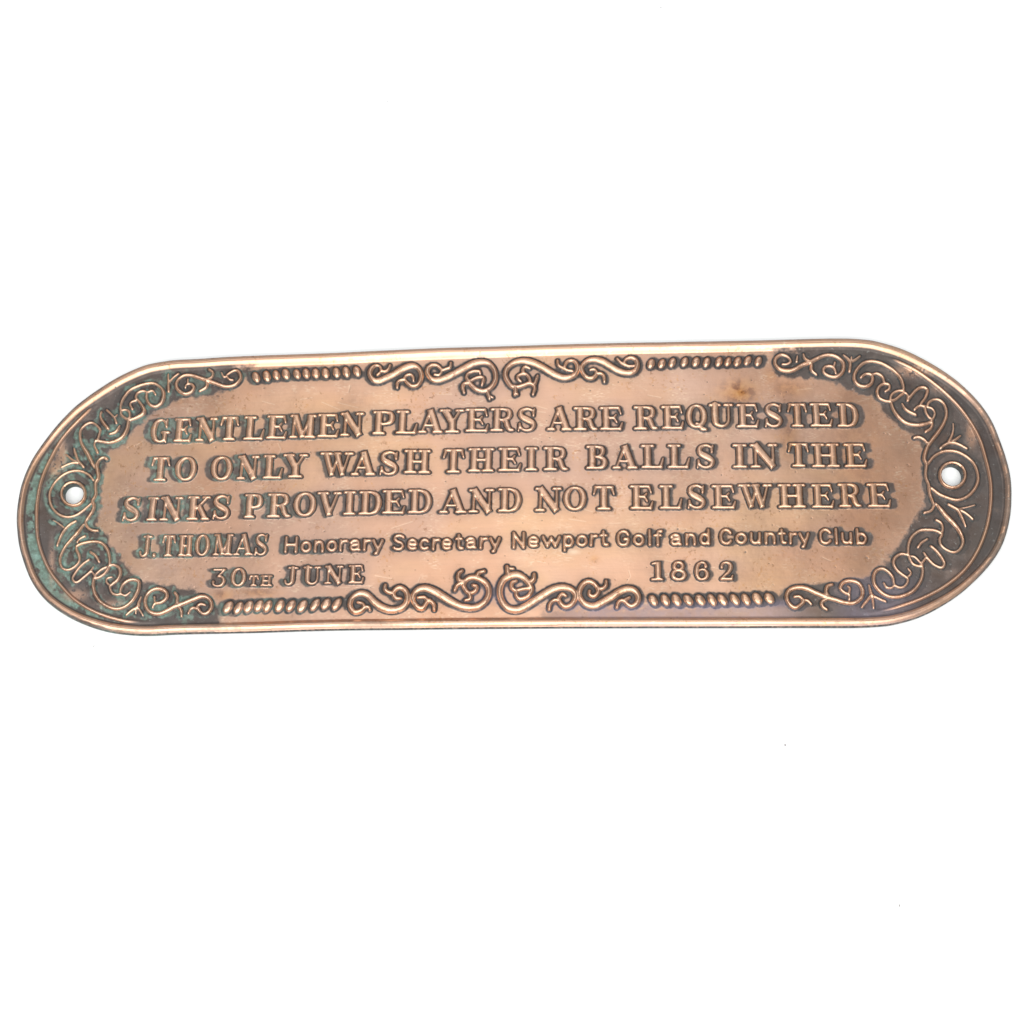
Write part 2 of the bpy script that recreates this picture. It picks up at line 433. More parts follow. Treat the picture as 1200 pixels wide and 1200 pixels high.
for li, (kind, base, cap, words) in enumerate(LINES):
    for (wname, chars) in words:
        pid = new_part('word', 'line%d' % li)
        for (ch, x0, x1) in chars:
            xm = 0.5 * (x0 + x1)
            if kind == 'serif':
                glyph(ch, x0, x1, interp(base, xm), cap, pid, GL)
            elif kind == 'mixed':
                if xm < 320:
                    glyph(ch, x0, x1, interp([(165, 652.3), (310, 650)], xm), 25.0, pid, GL, .82)
                else:
                    glyph(ch, x0, x1, interp(BASE_S, xm) - 2.0, 16.4, pid, SN, 1.0)
            else:
                if wname == 'th':
                    glyph(ch, x0, x1, 686.0, 12.0, pid, GL, .85)
                elif wname == '1862':
                    glyph(ch, x0, x1, 679.8, 22.0, pid, GL, .95)
                else:
                    glyph(ch, x0, x1, interp([(250, 687), (350, 685.5), (420, 683)], xm), 21.3, pid, GL, .95)

# ------------------------------------------------------------------ ornament
ORN = [
    ('scroll', 425, 410, 12, ["205,345,1.8 250,310 255,250 210,215 150,235,2.5 105,300,3 110,370 165,425,3.5 230,430,3.8 330,390,4 450,330 560,265 650,228 720,222,3.5 790,265,3 825,340 815,420,2.8 770,490,2.5 700,505 640,470 595,420,2 600,370 660,340 705,370 715,430,1.6",
                                "260,290,2 310,300 360,270 385,215,1.8", "590,410,2.2 530,425 490,460 485,525,1.8"]),
    ('scroll', 500, 415, 12, ["110,280,1.8 170,285 210,240 190,190,2.2 130,150 60,160,2.6 10,220,3 20,290 90,355,3.4 180,355,3.8 300,310,4 420,250 540,185 660,125 780,105,3.6 870,125,3.2 940,200,3 970,290 955,390 890,470 800,510 700,490,3 630,430 590,375,2.6 560,320,2.2 590,265 660,235 740,235,2 750,270,1.6",
                                "210,225,2 280,200 330,180 340,120,1.8", "620,370,2.2 680,335 760,315 800,340 790,390 775,430,1.6", "600,400,2.4 530,410 505,460 525,535,1.8",
                                "850,510,2.4 865,560 885,620,2", "885,590,2 930,600,1.6"]),
    ('scroll', 580, 410, 12, ["1090,290,1.8 1020,280 980,240,2 1010,170,2.2 1080,145 1140,180,2.6 1165,250,3 1140,330 1060,375,3.4 960,385,3.8 860,350,4 740,285 620,215 500,165 380,150,3.6 260,180,3.2 170,260,3 145,350 180,440 240,510,2.8 320,515,2.6 410,490,2.6 480,465,2.6 540,490,2.4 560,540,2.2 535,620,1.8",
                                "500,470,2.4 485,400,2.2 440,340 380,335 320,370 330,410 365,435,1.6", "400,330,2.2 395,270 430,235 490,255,1.6", "560,480,2.2 580,420 600,360,1.8",
                                "275,510,2.8 290,560 280,625,2.2", "285,590,2 315,615", "1010,280,2 940,245 890,210 880,150,1.8"]),
    ('scroll', 670, 405, 12, ["880,275,1.6 800,280,2 750,250,2 750,200 820,165,2.4 890,185,2.8 925,250,3 905,330 840,370,3.4 740,370,3.6 640,335,3.8 520,265 420,210 320,190,3.4 220,210,3 150,280,2.8 145,350 200,430,2.8 280,450 340,410,2.4 345,360,2 310,325 260,335,1.6",
                                "750,265,2 690,230 640,180,1.8", "340,390,2.2 410,385 455,430 460,500,1.8"]),
    ('scroll', 400, 670, 12, ["400,530,2 380,490 330,500,2.6 270,545,3 190,560,3.2 130,500,3.4 130,410 190,330 280,300,4 370,330,4.2 460,420,4.4 560,490 680,530,4.2 800,520,3.8 890,470,3.6 930,380,3.6 910,280,3.4 830,220,3.2 760,250,3 730,310,2.8 770,370 835,370,2",
                                "320,510,2.4 300,450 230,425,2", "720,300,2.8 650,280,2.6 610,240 620,185,2.2"]),
    ('scroll', 480, 660, 12, ["345,650,2.2 340,580,2.8 270,520,2.8 235,560,2.8 180,630,3 110,610,3.2 50,530,3.2 55,440,3.4 120,370,3.8 220,350,4.4 340,390,4.8 450,455 570,530,4.6 690,590,4.2 830,620,4 960,605,3.8 1060,540,3.6 1110,450,3.6 1110,350,3.6 1060,270,3.6 960,210,3.6 860,200,3.4 790,240,3.2 760,310,3 790,380,2.8 840,430,2.8 850,500,2.6 780,520,2",
                                "250,540,2.4 210,480,2.4 120,480,2", "840,430,2.8 920,390,2.8 940,330 890,310,2.2", "760,260,3 690,230,2.8 690,150,2.6 740,105,2", "750,270,2.8 670,310,2.6 635,380,2.2", "950,200,3 970,140,2.6 1050,110,2.2"]),
    ('scroll', 570, 655, 10, ["930,430,2 890,410,2.4 850,460,2.6 870,520,3 930,560,3 1010,520,3.2 1045,430,3.4 1000,360,3.6 900,330,4.2 790,350,4.4 680,410,4.6 570,480,4.6 460,550,4.4 350,590,4.2 250,570,4 180,490,4 155,380,4 185,270,4 250,210,4.2 350,180,4.2 440,220,3.8 500,290,3.4 530,350,3 510,410,2.8 460,450 390,465,2.8 350,420,2.6 350,380,2.6 300,340,2.6 300,280 350,255,2",
                                "350,370,2.4 430,350 500,340,2.4", "260,200,3.4 250,140,3 240,90,2.4", "260,110,2 320,110,1.6", "500,280,3.2 550,240,3 560,180,2.4", "850,480,2.6 790,485,2.4 745,530 735,590,2.2"]),
    ('scroll', 660, 670, 12, ["370,270,2.2 370,320,2.6 430,345,2.8 490,290,2.8 480,220,2.8 410,150,3 330,140,3.2 260,200,3.4 225,300,3.4 260,400,3.6 340,465,4 450,475,4.2 560,420,4.4 680,350,4.6 790,280,4.4 900,240,4.2 1000,260,3.8 1055,340,3.6 1040,430,3.4 960,480,3 890,440,2.8 870,400,2.6 930,360,2",
                                "500,240,2.6 560,230,2.4 600,190 605,130,2", "890,430,2.6 830,400,2.6 780,430 755,500,2.2"]),
    # upper left corner
    ('scroll', 190, 415, 10, ["270,390,1.4 290,350 340,350,1.8 370,390,2.2 340,440 270,465,2.4 200,430,2.4 165,370,2.2 185,300,2 250,250,2 330,245,2.2 420,270,2.4 520,305,2.6 620,340,2.6 720,375,2.4 800,375,2.2 870,345,2.2 920,280,2.2 900,210,2 850,190,1.8 790,220,1.6 755,255,1.6 790,295 830,300,1.4",
                                "550,180,1.8 595,215 580,270 530,295,2", "520,310,2.2 520,380,2.2 440,430,1.8", "755,260,1.4 720,265 695,215,1.2", "300,350,1.4 300,290,1.2"]),
    ('sprig', 190, 415, 10, ["75,435,1.8 70,330 70,230,1.3", "75,335,1.6 130,270 190,225,1.5", "-62,10,1.3 5,55,1.3"]),
    ('vine', 110, 430, 12, ["380,640,1.8 375,560 410,450,2 500,330,2 620,265 750,230,2 850,230 940,290,2 980,370,2.4 970,460,2.6 930,520,2.4 860,555,2.2 780,520 740,440,2 740,360,1.8 690,335 620,360,1.8 590,430 640,490,1.8 690,570,2.4 700,640,3 620,700,2.6 520,740,2.2 480,740,2 400,690,1.8 375,640,1.6 420,600 490,620,1.8 505,690 480,740,1.8",
                             "585,470,1.6 530,490 510,530 540,590,1.8", "740,360,1.6 820,330,1.6 865,385,1.4", "490,750,2.4 470,860,2.6 420,960,2.6 330,1030,2.4 220,1060,2.2 100,1045,2 20,1030,1.8",
                             "180,605,1.6 240,660 290,720 315,785,1.8", "290,720,1.5 325,670,1.2", "105,635,1.6 90,690,1.8 130,780,2.2 200,865,2.2", "220,940,1.6 290,920,2 340,870 360,825,1.4"]),
    ('+', 50, 480, 12, ["770,430,1.8 795,350,1.8 805,280 740,205,1.7 670,180 590,220,1.8 530,300 530,420,2 570,520,2.4 630,620,2.8 690,740,2.4 725,810,1.6", "745,430,1.6 725,500 770,600,2"]),
    ('sprig', 50, 480, 12, ["570,800,2 500,720,2 460,620 440,540,1.3", "480,740,1.6 400,690 330,630,1.4", "500,750,1.6 400,750 260,805,1.4"]),
    ('panel_edge', 40, 540, 12, ["1020,-30,2.2 970,-50,2 910,-10,2 880,70,2.4 895,160,2.6 900,240,2.6 865,300,2.4 860,380,2.2 865,470,2.2 820,560,2.2 840,620 820,700 760,790 720,860,2 760,940 830,975 890,975,1.8"]),
    ('hole_ring', 40, 540, 12, ["830,270,1.6 760,190,1.8 640,140 500,150 380,210 280,310 220,430 215,540 250,650 340,745 460,785 580,760 690,690 790,600,1.6"]),
    ('sprig', 40, 540, 12, ["585,840,1.6 500,890,2 430,960,2 370,1060 320,1190,1.6", "410,930,1.4 330,870,1.2 260,830,1"]),
    # lower left corner
    ('vine', 50, 610, 12, ["570,50,1.6 500,150,2.4 400,260,2.2 310,370,2 255,480,2 240,570 270,660,1.8 350,690 440,650 510,570,1.8 510,490,2 480,420 470,370,1.8 500,340,2 600,305,2 720,290,2 820,310,2.2 890,380,2.2 930,480,2.2 940,580,2 920,670,2 860,750,2 780,800 730,800,1.8 760,740 830,680 900,645,1.6",
                           "480,300,1.4 520,250 590,215,2", "650,545,1.6 560,610,1.8 480,700 420,800,1.8 440,855 490,860,1.8 580,790 670,710,1.8 710,650,1.4", "680,700,1.4 720,760 740,790,1.4", "670,440,1.8 740,490,2 790,575,1.8"]),
    ('+', 100, 630, 12, ["120,570,2 110,680,2.4 140,800,2.4 210,900,2.4 320,970,2.4 430,1000 540,975,2.2 640,900,2.2 710,800,2.4 750,690,2.4 740,610,2.4 660,585,2.4 580,610,2.2 520,670,2 490,750,1.8 490,790,1.8 430,800 370,770,1.8 345,690 380,650,2 450,590,2.2 490,500,2.4 470,420,2.2 400,380,2 330,390,2",
                         "490,785,1.6 560,810 630,760,1.4", "370,550,1.4 310,570,1.6 295,620 340,670,1.6"]),
    ('sprig', 100, 630, 12, ["780,830,1.3 745,920,2 740,960,2 650,1020 570,1085,1.5", "715,990,1.8 705,1060,1.4", "740,980,1.6 805,1090,1.4"]),
    ('scroll', 150, 670, 10, ["285,415,1.6 310,370,2 380,355,2.2 440,310,2.4 450,250 400,205,2.6 320,195,2.6 240,240,2.4 200,320,2.2 210,410,2.4 260,470,2.6 350,490,2.8 450,455,3 550,400,3 650,365,3 760,320,3 860,285,2.8 940,310,2.4 980,390,2.4 950,460,2.4 890,490,2.2 830,455,2 815,400,2 850,375 900,385,1.6",
                                "310,360,1.6 305,290,1.4", "545,240,2 575,290,2.2 570,360,2.4", "580,400,2.4 620,450,2.2 625,520,1.8", "830,440,2 750,420,2 705,485,1.8"]),
    # upper right corner
    ('scroll', 900, 400, 10, ["170,265,1.6 220,265 265,235,1.8 230,180,2 160,155,2.2 95,195,2.2 85,260,2.2 140,325,2.6 230,345,3 310,330,2.8 400,280,2.8 490,245,2.8 580,200,2.6 670,165,2.4 760,165,2.4 840,205,2.4 885,270,2.4 870,360,2.4 800,415,2.4 710,405,2.2 650,360,2 665,305,2 730,290,2 775,320 795,375,1.6",
                                "770,310,1.6 785,245,1.4", "415,150,1.4 430,200,2 480,235,2.2", "510,270,2.2 510,340,2.2 565,390,1.8", "345,170,1.2 335,235,1.8"]),
    ('sprig', 900, 400, 10, ["955,350,2 965,260,2 940,210 885,160,1.4", "970,240,1.8 1030,210 1080,170,1.4", "975,220,1.6 980,180,1.2"]),
    ('vine', 990, 405, 12, ["230,440,1.8 290,395,1.8 360,395,2 395,450,2 370,530,2.2 290,570,2.4 200,555,2.4 140,490,2.4 140,400,2.2 190,310,2.2 270,240,2.2 370,215,2.2 500,235,2.2 620,295,2.2 720,370,2.2 790,460,2.2 825,560,2 830,640,1.8",
                            "395,400,1.8 460,385,2 530,430 555,500,1.8", "575,635,1.6 630,600,1.8 620,540,2 550,530,2 480,580,2 460,660,2.2 490,730,2 570,770,2 640,775,2 720,745,1.8 790,690 850,655,1.6 890,700 890,765,2",
                            "640,770,1.8 660,690,1.8 720,640 800,625,1.8 850,655,1.6", "890,765,1.8 950,680,2 1030,600,2 1110,580,2 1165,620,2 1140,720,1.8 1080,800,1.8 1070,835,1.8",
                            "985,890,1.8 1040,845,1.8 1110,845,1.8 1140,900,1.8", "650,790,2 690,900,2.2 760,1000,2.4 860,1080,2.4 980,1110,2.4 1100,1105,2.2 1220,1065,2", "810,810,1.4 850,880,2 920,930,2.2 1000,965,2"]),
    ('+', 1060, 460, 12, ["330,180,1.6 340,140,1.8 400,95,1.8 480,90 550,140,2 590,230,2 590,330,2 540,450,2.2 470,560,2.4 400,650,2.4 340,730,2.4",
                          "290,180,1.8 300,260,1.8 340,330 385,375,1.8 395,440 370,500 300,545,1.8", "320,195,1.6 390,215,1.6 430,280 410,350 385,385,1.8", "230,440,2 330,425,2 385,395,1.8"]),
    ('panel_edge', 1060, 460, 12, ["340,720,2.2 300,830,2.4 280,930,2.4 310,1010,2.2 300,1110,2 305,1200,2 340,1290,2 345,1360,2 360,1440,2 395,1530,2 410,1590,1.8 370,1660,1.8 280,1690,1.8", "140,630,1.8 200,620,2 270,650 325,710,2"]),
    ('sprig', 1060, 460, 12, ["690,430,1.2 690,520,1.4 660,620,1.8 620,690,1.8", "510,775,1.8 580,725,2 660,700,2 760,720 880,780,1.6", "680,680,1.8 740,640 790,600,1.3"]),
    ('hole_ring', 1070, 520, 12, ["210,280,1.8 290,180,2 400,115 520,95 640,115 760,180 850,270 900,380 915,500 880,610 800,710 700,770 590,785 470,750 360,700 260,620,1.8"]),
    ('sprig', 1070, 520, 12, ["500,850,1.8 570,890,2 630,930,2 690,1040 740,1160,1.4", "620,910,1.8 740,970 840,1055,1.6", "650,910,1.2 760,890 870,860,1.2"]),
    # lower right corner
    ('vine', 1060, 580, 12, ["440,120,1.6 510,200,2.6 590,300,3 680,390,3 760,490,2.6 810,590,2.2 820,680,2 770,770,1.8 690,805,1.8 590,770 510,700,1.8 495,620 520,550,2 430,500,2 330,490,2.2 220,500,2 120,570,2 65,670,2 50,780,1.8 65,880,1.8 120,970 200,1000,1.8 235,1000,1.8",
                             "445,350,1.8 510,390,1.8 535,460 525,540,1.8", "190,735,1.8 240,670,1.8 320,620,1.6", "370,720,1.8 440,780,2 520,880,2 560,970,2 520,1020,2 430,990,1.8 360,930 310,870,1.8 270,810,1.4",
                             "60,860,1.6 140,870,1.6 220,950,1.6 240,1000", "310,870,1.6 250,950,1.8"]),
    ('+', 1010, 620, 12, ["845,500,1.8 855,620,2 820,740,2.2 740,850,2.4 630,920,2.4 500,955,2.4 370,945,2.4 260,880,2.4 180,780,2.4 165,680,2.4 200,590,2.2 280,555,2.2 360,590,2 430,670,2 450,760,1.8 460,795,1.8",
                          "310,760,1.6 350,820,1.8 420,825 460,795,1.8 520,820 590,810,1.8 640,750 640,690,1.8 570,640,2 490,570,2 445,480,2 470,400,2 550,350,2 640,360,1.8", "640,680,1.6 690,620,1.6 650,555,1.4"]),
    ('sprig', 1010, 620, 12, ["100,790,1.4 120,880,2 140,930,2", "130,930,2 60,1020 0,1100,1.6", "150,940,1.8 165,1110,1.6", "160,940,1.8 240,980 335,1020,1.6"]),
    ('scroll', 910, 670, 9.2308, ["195,270,1.8 250,270,2 290,320,2.2 270,350,2.4 200,390,2.6 130,340,2.6 110,260,2.6 150,195,2.8 240,170,3 330,185,3.2 430,230,3.2 530,270,3.2 640,305,3 740,335,2.8 830,340,2.6 910,290,2.6 930,210,2.6 890,130,2.6 800,100,2.6 720,120,2.4 690,180,2.2 740,230,2 780,245,2",
                                    "280,320,2.2 330,310,2 375,350,1.6", "600,140,2 550,160,2.4 535,220,2.4 570,280,2.4", "550,290,2.4 490,330,2.4 500,380,2.2 545,410,1.8", "785,300,1.8 785,220,1.8 790,180 770,160,1.4"]),
]
pid = None
for (name, ox, oy, k, strokes) in ORN:
    if name != '+':
        pid = new_part(name)
    for s in strokes:
        ridge([(p[0], p[1], p[2] * 1.12) for p in catmull(parse(s, ox, oy, k), False, 1.2)], pid)

BEADS = [
    (285, 410, 8.0, -20, 6.8, 4.9, [(120, 255), (220, 245), (310, 235), (400, 225), (503, 225), (590, 220), (680, 218), (772, 215), (873, 210), (965, 205), (1065, 200)]),
    (750, 400, 8.0, 26, 6.5, 4.5, [(105, 205), (205, 205), (303, 195), (418, 190), (525, 190), (625, 195), (740, 190), (825, 190), (915, 190), (1010, 180), (1110, 185)]),
    (250, 690, 7.06, 33, 8.4, 5.2, [(120, 150), (207, 155), (290, 145), (375, 138), (450, 140), (548, 137), (640, 137), (735, 140), (840, 130), (930, 125), (1020, 125)]),
    (750, 685, 7.06, -33, 8.2, 5.3, [(110, 130), (210, 128), (303, 128), (400, 128), (500, 127), (597, 128), (683, 127), (785, 125), (877, 125), (970, 117), (1070, 115)]),
]
for bi, (ox, oy, k, ang, la, lb, pts) in enumerate(BEADS):
    for (px, py) in pts:
        cx, cy = ox + px / k, oy + py / k
        bid = new_part('bead', 'beads%d' % bi)
        a = math.radians(ang + rng.uniform(-6, 6))
        sa = la * rng.uniform(.94, 1.06)
        sb = lb * rng.uniform(.92, 1.06)
        sl = window(cx, cx, cy, cy, 16)
        X, Y = UU[sl] - cx, VV[sl] - cy
        el = X * math.sin(a) - Y * math.cos(a)
        ew = X * math.cos(a) + Y * math.sin(a)
        qq = np.sqrt((el / sa) ** 2 + (ew / sb) ** 2)
        OS[sl] = np.maximum(OS[sl], (1 - qq) * 5.0)
        h = 0.80 * np.clip(1 - qq ** 3.2, 0, 1) ** 0.65
        w = h > HR[sl]
        HR[sl] = np.where(w, h, HR[sl])
        OWN[sl] = np.where(w & (h > .02), bid, OWN[sl])

# eyelets round the two holes
for (hx, hy, rx, ry) in HOLES:
    pid = new_part('eyelet')
    sl = window(hx, hx, hy, hy, 22)
    d = DH[sl]
    h = 0.95 * np.clip(1 - ((d - 1.7) / 2.4) ** 2, 0, 1)
    w = h > HR[sl]
    HR[sl] = np.where(w, h, HR[sl])
    OWN[sl] = np.where((d < 4.0) & (d > -1.0), pid, OWN[sl])
    OS[sl] = np.maximum(OS[sl], 2.2 - np.abs(d - 1.7))

# ------------------------------------------------------------------ relief of the whole sheet, mm above the field
RIM, RIDGE, RIDGE2 = new_part('rim'), new_part('border_ridge'), new_part('border_ridge')
wid = np.maximum(DO + DI, 1.0)
BW = 11.5 - 2.6 * sstep(150, 40, UU) - 3.4 * sstep(1060, 1165, UU)
t = np.clip(DO / BW, 0, 1)
bead = 0.98 * (1 - np.abs(2 * np.clip(0.12 + 0.88 * t, 0, 1) - 1) ** 1.7)
bead = np.where((DO < BW) & (DO > -3), bead, 0)
rd = np.clip(1 - ((DI + 0.6) / 2.7) ** 2, 0, 1) * 0.75 * sstep(11.0, 13.5, wid - 3.0 + 3.0 * np.maximum(sstep(215, 120, UU), sstep(990, 1090, UU))) * np.maximum(sstep(215, 120, UU), sstep(990, 1090, UU))
wave = (fbm(26, 31, 3, 2.0) - .5)
bead *= 1 + 0.16 * wave
LET = 0.62 * sstep(-1.2, 0.75, LS) + 0.13 * np.sqrt(np.clip(LS / 3.6, 0, 1))
LET *= 1 + 0.16 * (fbm(6, 77, 3) - .5)
HR *= 1 + 0.28 * (fbm(6, 78, 3) - .5)
H = np.maximum(np.maximum(HR, LET), np.maximum(bead, rd))
OWN = np.where((bead > 0.03) & (DI > -1.0) & (bead >= np.maximum(HR, rd)), RIM, OWN)
OWN = np.where((rd > 0.03) & (rd > bead), np.where(UU < 600, RIDGE, RIDGE2), OWN)
H = blur(H, 0.55)
# hand-beaten sheet: shallow unevenness of the field, pits and scratches
dents = (fbm(85, 5, 2) - .5) * 0.55 + (fbm(14, 6, 3, 1.6) - .5) * 0.055 + (fbm(3.2, 8, 2) - .5) * 0.012
H = H + dents
pits = np.zeros((NV, NU), np.float32)
for k in range(330):
    px, py, pr = rng.uniform(120, 1080), rng.uniform(430, 720), rng.uniform(.5, 1.0) * (1.7 if k % 17 == 0 else 1)
    sl = window(px, px, py, py, 3.5)
    pits[sl] = np.maximum(pits[sl], np.exp(-((UU[sl] - px) ** 2 + (VV[sl] - py) ** 2) / (pr * pr)))
H = H - 0.05 * pits
SCR = [[(492, 676), (487, 690)], [(737, 668), (739, 675), (733, 685)], [(410, 451), (408, 459)], [(326, 519), (329, 526), (327, 531)], [(160, 521), (168, 516)]]
for k in range(60):
    x, y = rng.uniform(160, 1050), rng.uniform(455, 690)
    a = rng.normal(0, .25)
    L = rng.uniform(6, 26)
    SCR.append([(x, y), (x + L * math.cos(a), y + L * math.sin(a))])
scr = np.zeros((NV, NU), np.float32)
for P in SCR:
    for a, b in zip(P[:-1], P[1:]):
        sl, d, r = seg_field((a[0], a[1], .6), (b[0], b[1], .6), 2)
        scr[sl] = np.maximum(scr[sl], np.clip(1 - d / .8, 0, 1))
H = H - 0.02 * scr

# ------------------------------------------------------------------ where the antique patina sits (it was buffed off outwards from the middle)
LEFT = [(318, 405), (306, 424), (292, 434), (280, 448), (274, 458), (240, 462), (205, 468), (190, 478), (168, 490), (156, 503), (146, 520), (122, 529), (127, 540), (120, 552),
        (118, 575), (114, 600), (110, 616), (124, 627), (128, 638), (138, 650), (150, 668), (166, 680), (190, 684), (215, 688), (238, 696), (250, 704), (256, 722), (250, 760), (0, 760), (0, 380)]
RIGHT = [(898, 395), (900, 428), (915, 441), (958, 443), (980, 449), (1000, 456), (1020, 462), (1033, 475), (1042, 490), (1058, 502), (1072, 510), (1085, 525), (1081, 545),
         (1081, 570), (1086, 590), (1070, 608), (1058, 630), (1046, 652), (1030, 665), (1008, 680), (985, 682), (960, 686), (922, 690), (905, 708), (830, 712), (740, 714), (655, 718), (600, 723), (640, 730), (800, 760), (1200, 760), (1200, 395)]
n1, n2, n3 = fbm(20, 101), fbm(7, 102), fbm(2.6, 103, 3)
zone = np.maximum(inside(np.array(LEFT, float)), inside(np.array(RIGHT, float))).astype(np.float32)
soft = blur(zone, 16.0)
zone = blur(zone, 8.0)
zone = sstep(.20, .66, zone + (n2 - .5) * .7 + (n1 - .5) * .35)
zone = np.maximum(zone, .75 * sstep(.12, .75, soft + (n1 - .5) * .5 + (n3 - .5) * .2) * sstep(960, 1010, UU) * sstep(610, 650, VV))


top = sstep(438, 426, VV)
zone *= 1 - top * sstep(0, 1, (UU - 262) / 55 + (n2 - .5) * 1.4) * (UU < 600)
zone *= 1 - top * sstep(0, 1, (942 - UU) / 55 + (n2 - .5) * 1.4) * (UU > 600)


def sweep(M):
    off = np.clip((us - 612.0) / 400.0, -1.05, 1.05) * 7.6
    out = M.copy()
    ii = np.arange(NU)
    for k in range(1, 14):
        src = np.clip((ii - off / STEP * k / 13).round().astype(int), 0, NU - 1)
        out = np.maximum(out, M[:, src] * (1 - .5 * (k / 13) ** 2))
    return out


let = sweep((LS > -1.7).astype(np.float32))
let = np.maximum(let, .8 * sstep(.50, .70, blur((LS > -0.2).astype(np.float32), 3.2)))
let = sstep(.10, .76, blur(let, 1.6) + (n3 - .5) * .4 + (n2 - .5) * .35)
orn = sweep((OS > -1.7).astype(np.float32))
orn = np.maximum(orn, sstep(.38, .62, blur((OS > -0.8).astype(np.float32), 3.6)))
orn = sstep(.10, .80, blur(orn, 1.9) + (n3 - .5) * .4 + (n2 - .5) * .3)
groove = sstep(2.0, 4.0, DO - BW + 2.5) * (DI > 1) * sstep(11.5, 14.5, wid) * np.maximum(sstep(215, 140, UU), sstep(990, 1070, UU))
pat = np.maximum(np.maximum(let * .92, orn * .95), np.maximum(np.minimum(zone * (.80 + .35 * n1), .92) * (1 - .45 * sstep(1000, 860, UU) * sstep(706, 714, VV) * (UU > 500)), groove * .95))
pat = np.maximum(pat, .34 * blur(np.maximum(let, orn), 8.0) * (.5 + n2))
# plate edge of the strip under the lower ornament was kept bright between x 300 and 620
strip = sstep(712, 716, VV + (n2 - .5) * 5) * sstep(250, 310, UU + (n2 - .5) * 60) * (1 - sstep(570, 680, UU + (n2 - .5) * 80)) * (DI < 0)
pat *= 1 - .8 * strip
# rubbed crests
rub = sstep(.26, .50, np.maximum(np.maximum(HR, LET), np.maximum(bead * .75, rd)))
pat *= 1 - rub * (.90 + .08 * n2)
endz = np.maximum(sstep(230, 90, UU), sstep(1080, 1170, UU))
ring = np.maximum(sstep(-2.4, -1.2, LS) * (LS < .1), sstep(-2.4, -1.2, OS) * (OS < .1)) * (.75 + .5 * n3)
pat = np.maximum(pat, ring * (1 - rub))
pat = np.maximum(pat, .9 * endz * sstep(3.6, 1.2, DO + (n2 - .5) * 3))
pat = np.maximum(pat, (.25 + .45 * sstep(1120, 1170, UU)) * sstep(980, 1080, UU) * sstep(.36, .60, n2 + .05) * (bead > .1))
pat = np.maximum(pat, .35 * (bead > .05) * (DO < 2.5) * (.6 + .6 * n2))
pat = np.maximum(pat, .40 * (bead > .1) * sstep(640, 700, VV) * sstep(.46, .72, vnoise(60, 5, 411) * .6 + n2 * .4))
# bare rubbed patches inside the dark ends
for (px, py, rx, ry, am) in [(72, 532, 5, 15, .8), (64, 548, 6, 9, .7), (88, 697, 11, 6, .8), (130, 708, 14, 4, .6), (1139, 508, 5, 13, .8), (1068, 434, 20, 6, .7),
                             (60, 660, 3, 22, .5), (1100, 455, 10, 5, .3), (322, 421, 30, 4, .7)]:
    pat *= 1 - am * np.exp(-(((UU - px) / rx) ** 2 + ((VV - py) / ry) ** 2)) * sstep(.3, .6, n3 + .1)
pat = np.clip(pat, 0, 1)
ver = sstep(300, 90, UU) * (.40 + .60 * sstep(480, 570, VV)) + sstep(430, 260, UU) * .5 + .05 * sstep(850, 1000, UU)
near = sstep(-7.5, -2.0, np.maximum(OS, LS))
ver = np.clip(ver, 0, 1) * sstep(.53, .67, n2 * .50 + n1 * .30 + near * .20) * sstep(.25, .6, pat)
ver = np.clip(ver * (.22 + .88 * n3), 0, 1)
# crusty line of verdigris in the groove and round the left ring
crust = groove * (UU < 140) * sstep(.42, .6, n2 + .1)
crust = np.maximum(crust, np.exp(-((np.hypot((UU - 83) / 25.4, (VV - 578.5) / 26.7) - 1.22) / .09) ** 2) * (UU < 84) * sstep(.35, .55, n2 + .1))
ver = np.maximum(ver, crust * (.5 + .6 * n3) * (1 - rub))
stain = np.zeros((NV, NU), np.float32)
for (px, py, rx, ry, am) in [(866, 459, 22, 15, .80), (868, 460, 11, 7, 1.0), (925, 455, 22, 10, .45), (925, 505, 12, 40, .42), (905, 440, 9, 12, .35), (262, 697, 14, 7, .55), (300, 694, 22, 5, .5),
                             (696, 654, 6, 4, .45), (1000, 545, 40, 60, .22), (212, 470, 10, 4, .3), (420, 470, 30, 12, .12), (90, 600, 1, 1, 0)]:
    stain = np.maximum(stain, am * np.exp(-(((UU - px) / rx) ** 2 + ((VV - py) / ry) ** 2) ** 1.1) * (.75 + .5 * n2))
# rusty rims along the tops and feet of the last words
edge = blur((LS > -0.8).astype(np.float32), 2.2) * (LS < 0.2)
stain = np.maximum(stain, 1.0 * sstep(.15, .4, edge) * sstep(890, 940, UU) * sstep(.36, .56, n2))
stain = np.maximum(stain, .55 * sstep(.62, .74, n3) * sstep(.5, .62, n1) * .8)
blot = sstep(.58, .70, fbm(4.5, 205, 3)) * sstep(.50, .62, fbm(38, 206, 2))
scuff_glare = np.maximum(.55 * sstep(.50, .85, vnoise(2.6, .8, 301)) * vnoise(5.0, 2.0, 303) * sstep(.46, .70, fbm(26, 302, 3)) * 1.6, .6 * scr)
for (px, py, rx, ry) in [(672, 646, 7, 3), (800, 560, 24, 7), (625, 640, 30, 9), (945, 600, 12, 4)]:  # first spot is a glare painted at the foot of Newport's p
    scuff_glare = np.maximum(scuff_glare, np.exp(-(((UU - px) / rx) ** 2 + ((VV - py) / ry) ** 2)) * (.45 * sstep(.5, .8, vnoise(2.4, .9, 304)) if rx > 8 else 1.0))
scuff_glare *= 1 - pat
pat = np.maximum(pat, .75 * sstep(.35, .8, pits) * (rng.rand() > -1))
